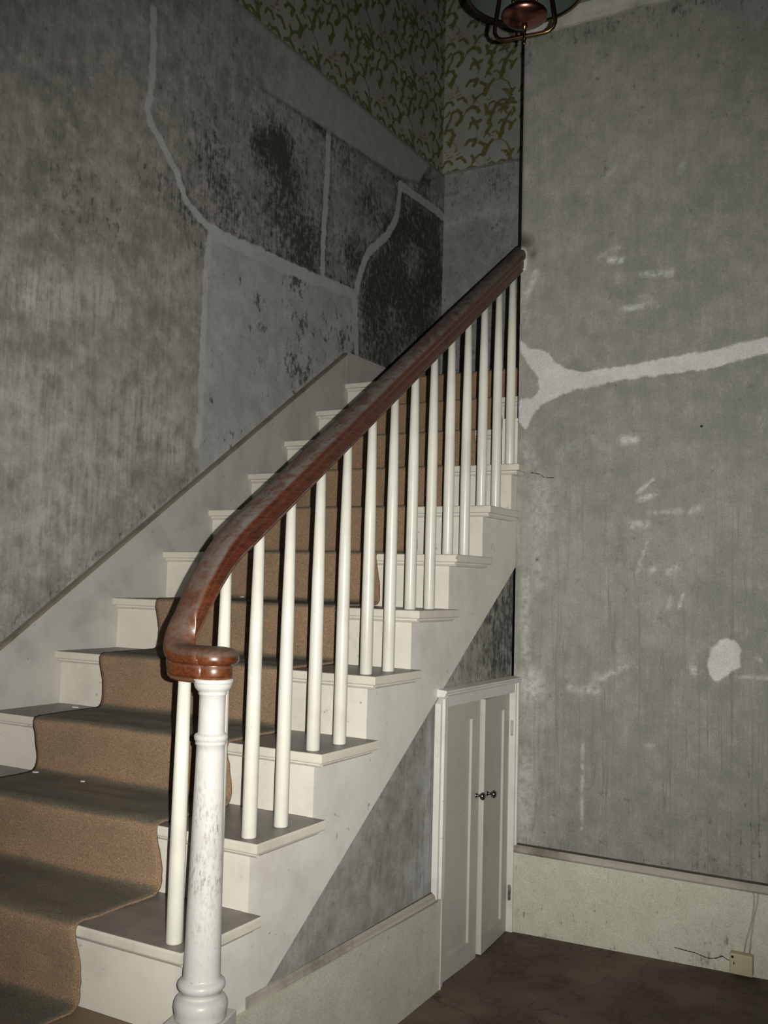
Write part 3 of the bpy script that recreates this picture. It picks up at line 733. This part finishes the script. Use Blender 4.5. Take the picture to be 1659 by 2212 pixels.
# ------------------------------------------------------------------ carpet runner
def carpet():
    prof = []      # (y, z, t) t = drift of the right edge
    for k in range(0, 12):
        yk, zk = YK[k], ZK[k]
        up = .006 if k > 2 else .010
        if k == 0: prof += [(yk + .010, zk - .17, .010)]
        prof += [(yk + .006, zk - .10, .006), (yk - .003, zk - .05, .002), (yk - .008, zk - .028, .0), (yk - .011, zk - .010, 0), (yk - .006, zk + .006, 0), (yk + .012, zk + up, 0)]
        if k < 11:
            yn = YK[k + 1]
            prof += [(yk + .07, zk + .007, 0), (yk + .14, zk + .008, .0), (yn - .07, zk + .008, .004), (yn - .006, zk + .010, .012), (yn + .003, zk + .022, .012), (yn + .007, zk + .065, .009)]
        else:
            for y in (.1, .3, .6, .9, 1.15): prof.append((yk + y, zk + .007, 0))
    # densify
    P = []
    for a, b in zip(prof, prof[1:]):
        L = math.hypot(b[0] - a[0], b[1] - a[1]); n = max(1, int(L / .012))
        for i in range(n):
            f = i / n; P.append(tuple(a[j] + (b[j] - a[j]) * f for j in range(3)))
    P.append(prof[-1])
    for _ in range(1):
        P = [P[0]] + [tuple((P[i - 1][j] + 2 * P[i][j] + P[i + 1][j]) / 4 for j in range(3)) for i in range(1, len(P) - 1)] + [P[-1]]
    nx = 40
    bm = bmesh.new(); rows = []
    for s, (y, z, t) in enumerate(P):
        row = []
        xl = -1.122 + t * .6 + .003 * mnoise.noise(Vector((s * .55, 3.1, 0))) + .003 * mnoise.noise(Vector((s * 1.3, 8, 0)))
        xr = -.322 + t + .0025 * mnoise.noise(Vector((s * .45, 9.7, 0))) + .0025 * mnoise.noise(Vector((s * 1.1, 5, 0)))
        low = max(0.0, min(1.0, (1.0 - z) / .9))
        for i in range(nx + 1):
            x = xl + (xr - xl) * i / nx
            a = mnoise.noise(Vector((x * 3.1, y * 5, z * 5)))
            b = mnoise.noise(Vector((x * 7, y * 22 + 4, z * 22)))
            d = (.004 * a + .003 * b) * (0.5 + 1.3 * low)
            edge = min(i, nx - i) / nx
            d *= min(1, .3 + edge * 8)
            row.append(bm.verts.new((x, y - abs(d) * .8, z + max(-.001, d) + .001)))
        rows.append(row)
    for A, B in zip(rows, rows[1:]):
        for i in range(nx):
            f = bm.faces.new((A[i], A[i + 1], B[i + 1], B[i])); f.smooth = True
    bmesh.ops.recalc_face_normals(bm, faces=bm.faces[:])
    if sum((f.normal.z) for f in bm.faces) < 0: bmesh.ops.reverse_faces(bm, faces=bm.faces[:])
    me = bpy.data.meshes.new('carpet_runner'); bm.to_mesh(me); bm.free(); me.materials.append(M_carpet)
    o = bpy.data.objects.new('carpet_runner', me); COL.objects.link(o)
    m = o.modifiers.new('thickness', 'SOLIDIFY'); m.thickness = .007; m.offset = -1.0
    tag(o, 'worn tan brown carpet runner with frayed edges covering the middle of the stairs', 'carpet')
carpet()

# ------------------------------------------------------------------ railing: newel post, handrail, balusters
NX, NY = .065, -.005
rl = empty('stair_railing', (NX, NY, 0.0))
tag(rl, 'stair railing with turned white newel, round white balusters and dark red-brown wooden handrail', 'railing')

nw_prof = [(0, .0825), (.055, .0825), (.0565, .086), (.0560, .091), (.0575, .098), (.0585, .107), (.0575, .117), (.054, .124), (.049, .1285), (.0425, .1305), (.0415, .1335), (.0425, .136), (.0430, .1375),
           (.0435, .139), (.047, .142), (.0510, .147), (.0520, .1525), (.0505, .158), (.046, .1625), (.0415, .165), (.0405, .170), (.0400, .20), (.0385, .28), (.0365, .38), (.0345, .48), (.0325, .58), (.0312, .645),
           (.0312, .6635), (.0338, .6650), (.0342, .669), (.0335, .6725), (.0358, .6745), (.0372, .679), (.0368, .6835), (.0345, .687), (.0300, .6890), (.0294, .693), (.0290, .73), (.0290, .772),
           (.0310, .7735), (.0318, .776), (.0312, .7785), (.0335, .782), (.038, .786), (.0405, .791), (.0418, .7965), (.0420, .7985), (.0440, .7995), (.0442, .8075), (0, .8075)]
bm = bmesh.new(); lathe(bm, nw_prof, NX, NY, 56)
nw = obj('newel_post', bm, M_newel, rl, smooth=False); tag(nw, 'thick turned white newel post with rings, cracked dirty paint')
bm = bbox(-.06, .06, -.06, .06, 0.001, .0825, .003, 2)
bmesh.ops.transform(bm, matrix=Matrix.Translation((NX, NY, 0)) @ Matrix.Rotation(math.radians(15), 4, 'Z'), verts=bm.verts[:])
o = obj('plinth', bm, M_newel, nw)

# handrail
def rz(y): return .938 + .692 * y
path = []     # x, y, zbot, ztop, (hx,hy) horizontal direction of travel
hxr = -.0578
for y in (2.085, 1.6, 1.2, .8, .5, .35, .26): path.append((hxr, y, rz(y) - .004, rz(y) + .094, (0, -1)))
for y, zb, zt in ((.22, 1.088, 1.184), (.19, 1.064, 1.162), (.165, 1.040, 1.141), (.14, 1.012, 1.115), (.112, .977, 1.081), (.085, .938, 1.046), (.06, .902, 1.008), (.045, .880, .982)):
    path.append((hxr, y, zb, zt, (0, -1)))
cx, cy, RR = hxr + .040, .033, .038
for a, zb, zt in ((0, .858, .960), (15, .842, .939), (30, .827, .919), (45, .815, .903), (60, .806, .891), (75, .801, .883), (90, .799, .879)):
    wf = 1 + .16 * (a / 90) ** 2
    t = math.radians(a)
    path.append((cx - RR * math.cos(t) - .002, cy - RR * math.sin(t), zb, zt, (math.sin(t), -math.cos(t)), wf))
for x, wf in ((-.005, 1.3), (.02, 1.45), (.042, 1.55), (NX, 1.585)): path.append((x, NY, .799, .8785, (1, 0), wf))
path = [q if len(q) == 6 else q + (1.0,) for q in path]
half = [(0.0, 0.0), (.0215, 0.0), (.0255, .025), (.0262, .06), (.0235, .085), (.0232, .12), (.0262, .15), (.0275, .22), (.0272, .36), (.0265, .46), (.0255, .485), (.0262, .51), (.0318, .53), (.0345, .58), (.0352, .66), (.0346, .76), (.0318, .87), (.025, .945), (.014, .985), (0.0, 1.0)]
ring_pts = [(-w, h) for w, h in half] + [(w, h) for w, h in half[::-1][1:-1]]
bm = bmesh.new(); rings = []
# refine the path
PP = []
for A, B in zip(path, path[1:]):
    n = max(1, int(math.dist(A[:2], B[:2]) / .03))
    for i in range(n):
        f = i / n
        PP.append(tuple(A[j] + (B[j] - A[j]) * f for j in range(4)) + ((A[4][0] + (B[4][0] - A[4][0]) * f, A[4][1] + (B[4][1] - A[4][1]) * f), A[5] + (B[5] - A[5]) * f))
PP.append(path[-1])
for x, y, zb, zt, (dx, dy), wf in PP:
    L = math.hypot(dx, dy); dx /= L; dy /= L
    sx, sy = dy, -dx            # right-hand side of travel
    rings.append([bm.verts.new((x + sx * w * wf, y + sy * w * wf, zb + (zt - zb) * h)) for w, h in ring_pts])
for A, B in zip(rings, rings[1:]):
    n = len(A)
    for i in range(n):
        f = bm.faces.new((A[i], A[(i + 1) % n], B[(i + 1) % n], B[i])); f.smooth = True
bm.faces.new(rings[0][::-1]); bm.faces.new(rings[-1])
hr = obj('handrail', bm, M_wood, rl); tag(hr, 'dusty dark red-brown handrail that turns down onto the newel')
K = .0555 / .035
bm = bmesh.new(); lathe(bm, [(w * K if w > 0 else 0, (.799 + .080 * h)) for w, h in half], NX, NY, 48)
tag(obj('newel_cap', bm, M_wood, rl), 'round varnished orange-brown cap over the newel')

# balusters
def baluster_mesh():
    bm = bmesh.new()
    lathe(bm, [(0, 0), (.0186, 0), (.0192, .003), (.0190, .30), (.0172, .5), (.0150, .64), (.0135, .74), (0, .74)], 0, 0, 20)
    return bm
for k in range(1, 9):
    for j in (0, 1):
        if k == 8 and j == 1: continue
        y = YK[k] + .0415 + j * .138
        z0 = ZK[k]; ztop = rz(y) + .012
        if k == 1: ztop = .806 if j == 0 else 1.066
        h = ztop - z0
        bm = bmesh.new()
        rt = .0185 - .0080 * h
        lathe(bm, [(0, 0), (.0188, 0), (.0194, .003), (.0190, h * .3), (.0176, h * .6), (rt + .001, h), (0, h)], 0, 0, 22)
        bmesh.ops.translate(bm, vec=(hxr, y, z0 + .0005), verts=bm.verts[:])
        obj('baluster', bm, M_baluster, rl)

# ------------------------------------------------------------------ cupboard under the stairs
cb = empty('cupboard', (SX, 1.69, floor_z(SX, 1.69)))
tag(cb, 'low white panelled cupboard with two narrow doors and round knobs under the stairs', 'cupboard')
FX = -.022           # face of the casing
bm = bmesh.new()
prism(bm, [(1.316, -.028), (1.366, -.028), (1.366, .652), (1.316, .622)], 'x', SX, FX)
prism(bm, [(1.330, -.028), (1.352, -.028), (1.352, .648), (1.330, .638)], 'x', FX, FX + .010)
obj('casing', bm, M_casing, cb)
bm = bmesh.new(); prism(bm, [(1.990, -.328), (2.0, -.328), (2.0, .652), (1.990, .652)], 'x', SX - .02, FX)
prism(bm, [(2.0, -.006), (2.012, -.006), (2.012, .652), (2.0, .652)], 'x', SX, FX + .008)
prism(bm, [(2.0, -.328), (2.0185, -.328), (2.0185, .652), (2.0, .652)], 'x', SX, FX - .006)
obj('casing', bm, M_casing, cb)
bm = bmesh.new()
prism(bm, [(1.360, .607), (1.995, .607), (1.995, .648), (1.360, .648)], 'x', SX - .02, FX - .004)
prism(bm, [(SX, .645), (FX + .006, .645), (FX + .010, .650), (FX + .010, .656), (FX + .014, .659), (FX + .014, .666), (SX, .670)], 'y', 1.330, 2.0185)
obj('head_casing', bm, M_casing, cb)
bm = bmesh.new(); prism(bm, [(1.3665, -.345), (1.398, -.345), (1.398, .607), (1.3665, .607)], 'x', SX - .02, FX - .012)
prism(bm, [(1.3668, -.345), (1.371, -.345), (1.371, .607), (1.3668, .607)], 'x', FX - .012, FX - .004)
obj('door_jamb', bm, M_door, cb)
bm = bmesh.new(); box(bm, SX - .30, SX - .035, 1.38, 1.995, -.34, .62)
M_in = M_dark
def cupboard_door(y0, y1, zb, zt, xf, swing, knob_y, knob_z, py0, py1, pz0, pz1, pivot_y, hinges):
    d = empty('door', (0, 0, 0)); d.parent = cb
    d.location = Vector((xf, pivot_y, zb)) - cb.location
    d.rotation_euler = (0, 0, swing)
    # local frame: x out of the face, y along, z up from the pivot
    th = .022
    def L(name, bm, mat, label=None, smooth=False):
        o = obj(name, bm, mat, d, smooth=smooth, world=False)
        if label: tag(o, label)
        return o
    a0, a1 = y0 - pivot_y, y1 - pivot_y; b0, b1 = py0 - pivot_y, py1 - pivot_y
    H = zt - zb; c0, c1 = pz0 - zb, pz1 - zb
    for nm, (u0, u1, v0, v1) in (('stile', (a0, b0, 0, H)), ('stile', (b1, a1, 0, H)), ('rail', (b0, b1, 0, c0)), ('rail', (b0, b1, c1, H))):
        bm = bmesh.new(); box(bm, -th, 0, u0, u1, v0, v1); L(nm, bm, M_door)
    bm = bmesh.new(); box(bm, -th + .002, -.0095, b0, b1, c0, c1); L('panel', bm, M_door)
    bm = bmesh.new()
    prof = [(0, 0), (.0095, 0), (.010, .002), (.0055, .004), (.0045, .012), (.0050, .016), (.0105, .019), (.0140, .024), (.0148, .028), (.0128, .033), (.008, .0355), (0, .0362)]
    lathe(bm, prof, 0, 0, 24)
    bmesh.ops.transform(bm, matrix=Matrix.Translation((0, knob_y - pivot_y, knob_z - zb)) @ Matrix.Rotation(math.pi / 2, 4, 'Y'), verts=bm.verts[:])
    L('knob', bm, M_chrome, 'round tarnished metal knob', True)
    return d
d1 = cupboard_door(1.4005, 1.690, -.335, .603, FX - .020, 0.0, 1.668, .255, 1.440, 1.622, -.262, .540, 1.4005, None)
d2 = cupboard_door(1.700, 1.988, -.325, .604, FX - .026, math.radians(4.4), 1.738, .252, 1.762, 1.925, -.262, .543, 1.988, None)
# hinges on the right jamb
for z in (.465, -.175):
    bm = bmesh.new(); tube(bm, [(FX - .014, 1.9875, z - .03), (FX - .014, 1.9875, z + .03)], .0035, 10)
    box(bm, FX - .020, FX - .008, 1.9885, 1.9898, z - .028, z + .028)
    tag(obj('hinge', bm, M_hinge, cb), 'small butt hinge with chipped paint')
bm = bmesh.new(); box(bm, SX - .30, SX - .29, 1.37, 1.995, -.34, .62); obj('back_panel', bm, M_dark, cb)

# ------------------------------------------------------------------ hanging oil lamp
LX, LY, LZ = .450, .80, 2.598
lamp = empty('hanging_lamp', (LX, LY, LZ)); lamp.rotation_euler = (0, 0, 0)
tag(lamp, 'old hanging oil lamp with copper font, brass harp frame and wide glass shade', 'lamp')
ang = math.radians(8)
ca, sa = math.cos(ang), math.sin(ang)
def fr(u, z): return (LX + u * ca, LY + u * sa, z)
# harp frame
half_f = [(0, LZ), (.055, LZ), (.070, LZ + .003), (.082, LZ + .012), (.088, LZ + .026), (.088, LZ + .040), (.080, LZ + .09), (.070, LZ + .16), (.064, LZ + .24), (.060, LZ + .34), (.04, LZ + .42), (.012, LZ + .47), (0, LZ + .478)]
pts = [fr(-u, z) for u, z in half_f[::-1]] + [fr(u, z) for u, z in half_f[1:-1]]
bm = bmesh.new(); tube(bm, pts, .0062, 12, closed=True)
obj('harp_frame', bm, M_brass, lamp)
bm = bmesh.new(); lathe(bm, [(0, LZ - .026), (.003, -.024 + LZ), (.0045, LZ - .019), (.003, LZ - .014), (.0055, LZ - .010), (.0065, LZ - .003), (.0065, LZ + .006), (.0045, LZ + .010), (.0045, LZ + .022), (.0085, LZ + .025), (.0095, LZ + .030), (.006, LZ + .035), (0, LZ + .036)], LX, LY, 20)
obj('finial', bm, M_brass, lamp)
bm = bmesh.new(); lathe(bm, [(0, LZ + .034), (.018, LZ + .034), (.024, LZ + .036), (.042, LZ + .042), (.058, LZ + .050), (.064, LZ + .057), (.0655, LZ + .062), (.064, LZ + .067), (.057, LZ + .074), (.043, LZ + .080), (.034, LZ + .084), (.033, LZ + .087), (0, LZ + .087)], LX, LY, 48)
tag(obj('font', bm, M_copper, lamp), 'round copper oil font')
# perforated burner gallery
bm = bmesh.new(); lathe(bm, [(0, LZ + 0.0870), (.030, LZ + 0.0870), (.036, LZ + 0.0910), (.036, LZ + 0.0940), (.033, LZ + 0.0940), (0, LZ + 0.0940)], LX, LY, 36)
for i in range(18):
    a = 2 * math.pi * i / 18
    tube(bm, [(LX + .034 * math.cos(a), LY + .034 * math.sin(a), LZ + 0.0930), (LX + .036 * math.cos(a), LY + .036 * math.sin(a), LZ + 0.1130)], .0022, 6)
lathe(bm, [(.034, LZ + 0.1110), (.038, LZ + 0.1120), (.038, LZ + 0.1170), (.034, LZ + 0.1180), (.034, LZ + 0.1110)], LX, LY, 36)
obj('burner_gallery', bm, M_brass, lamp)
bm = bmesh.new(); lathe(bm, [(.026, LZ + 0.0950), (.030, LZ + 0.1170), (.033, LZ + 0.1420), (.028, LZ + 0.1770), (.021, LZ + 0.2170), (.020, LZ + 0.3070), (.0185, LZ + 0.3070), (.0195, LZ + 0.2170), (.0265, LZ + 0.1770), (.0315, LZ + 0.1420), (.0285, LZ + 0.1170), (.0245, LZ + 0.0950), (.026, LZ + 0.0950)], LX, LY, 32)
obj('chimney', bm, M_glass, lamp)
bm = bmesh.new(); lathe(bm, [(.165, LZ + .135), (.168, LZ + .137), (.160, LZ + .155), (.140, LZ + .185), (.110, LZ + .215), (.070, LZ + .240), (.045, LZ + .250), (.045, LZ + .247), (.069, LZ + .237), (.108, LZ + .212), (.137, LZ + .183), (.157, LZ + .154), (.165, LZ + .135)], LX, LY, 56)
obj('shade', bm, M_opal, lamp, smooth=True)
bm = bmesh.new(); lathe(bm, [(.163, LZ + .131), (.170, LZ + .131), (.1715, LZ + .136), (.170, LZ + .141), (.163, LZ + .139), (.163, LZ + .131)], LX, LY, 56)
obj('shade_ring', bm, M_brass, lamp)
bm = bmesh.new(); tube(bm, [(LX, LY, LZ + .47), (LX, LY, 3.385)], .004, 10)
obj('hanging_rod', bm, M_brass, lamp)
bm = bmesh.new(); lathe(bm, [(0, 3.395), (.05, 3.395), (.048, 3.388), (.03, 3.375), (.012, 3.365), (0, 3.364)], LX, LY, 32)
obj('ceiling_rose', bm, M_brass, lamp)

# ------------------------------------------------------------------ socket, cords, hole disc, flakes
so = empty('wall_socket', (.842, DY - .020, -.305)); so.rotation_euler = (0, 0, 0)
tag(so, 'yellowed square surface-mounted socket box low on the baseboard under the painted cord', 'socket')
bm = bbox(.803, .879, DY - .056, DY - .0205, -.298, -.228, .003, 2)
obj('box', bm, M_socket, so)
bm = bmesh.new()
lathe(bm, [(0, 0), (.0045, 0), (.0045, .0015), (0, .0018)], 0, 0, 14)
bmesh.ops.transform(bm, matrix=Matrix.Translation((.813, DY - .056, -.240)) @ Matrix.Rotation(math.pi / 2, 4, 'X'), verts=bm.verts[:])
tag(obj('screw', bm, M_dark, so), 'dark screw in the upper left corner')
bm = bmesh.new(); box(bm, .816, .819, DY - .0565, DY - .055, -.266, -.256)
tag(obj('slot', bm, M_dark, so), 'dark slot')
for lab, P_ in (('left of two painted-over cords running down the baseboard to the socket', [(.876, -.020), (.880, -.030), (.878, -.07), (.871, -.118), (.862, -.155), (.853, -.185), (.847, -.2275)]),
                ('right of two painted-over cords running down the baseboard to the socket', [(.893, -.020), (.891, -.04), (.887, -.068), (.880, -.10), (.875, -.134), (.869, -.18), (.865, -.2275)])):
    bm = bmesh.new(); tube(bm, [(x, DY - .0225, z) for x, z in P_], .0028, 8)
    tag(obj('cord', bm, M_cord), lab, 'cord', 'cords on the baseboard')
bm = bmesh.new(); lathe(bm, [(0, -.012), (.0025, -.012), (.0025, .003), (.0050, .004), (.0045, .006), (0, .0065)], 0, 0, 12)  # dark disc added where the plaster has a small hole
bmesh.ops.transform(bm, matrix=Matrix.Translation((.690, DY - .0005, 1.644)) @ Matrix.Rotation(math.pi / 2, 4, 'X'), verts=bm.verts[:])
tag(obj('hole_disc', bm, M_dark), 'small dark disc standing in for a hole in the grey wall right of the stairs', 'hole_disc')
rnd = random.Random(5)
for x, y, z, lab, s in ((-1.118, .715, .585, 'large white paint flake at the left carpet edge, highest one left of the newel', .017), (-1.056, .500, .392, 'bluish white paint flake at the left carpet edge, one step below the large one', .016),
                     (-.834, .490, .392, 'small pale paint flake on the carpet midway between its left edge and the newel', .011), (-.86, 1.28, .955, 'white paint flake on the carpet seen between the newel end balusters', .013)):
    k = max(i for i in ZK if YK[i] <= y)
    bm = bmesh.new(); n = 7; vs = []
    zz0 = ZK[k] + .0165
    for i in range(n):
        a = 2 * math.pi * i / n; r = s * rnd.uniform(.6, 1)
        vs.append((x + r * math.cos(a), y + r * .6 * math.sin(a)))
    prism(bm, vs, 'z', zz0, zz0 + .003)
    tag(obj('paint_flake', bm, M_flake), lab, 'paint flake', 'paint flakes fallen on the stairs')
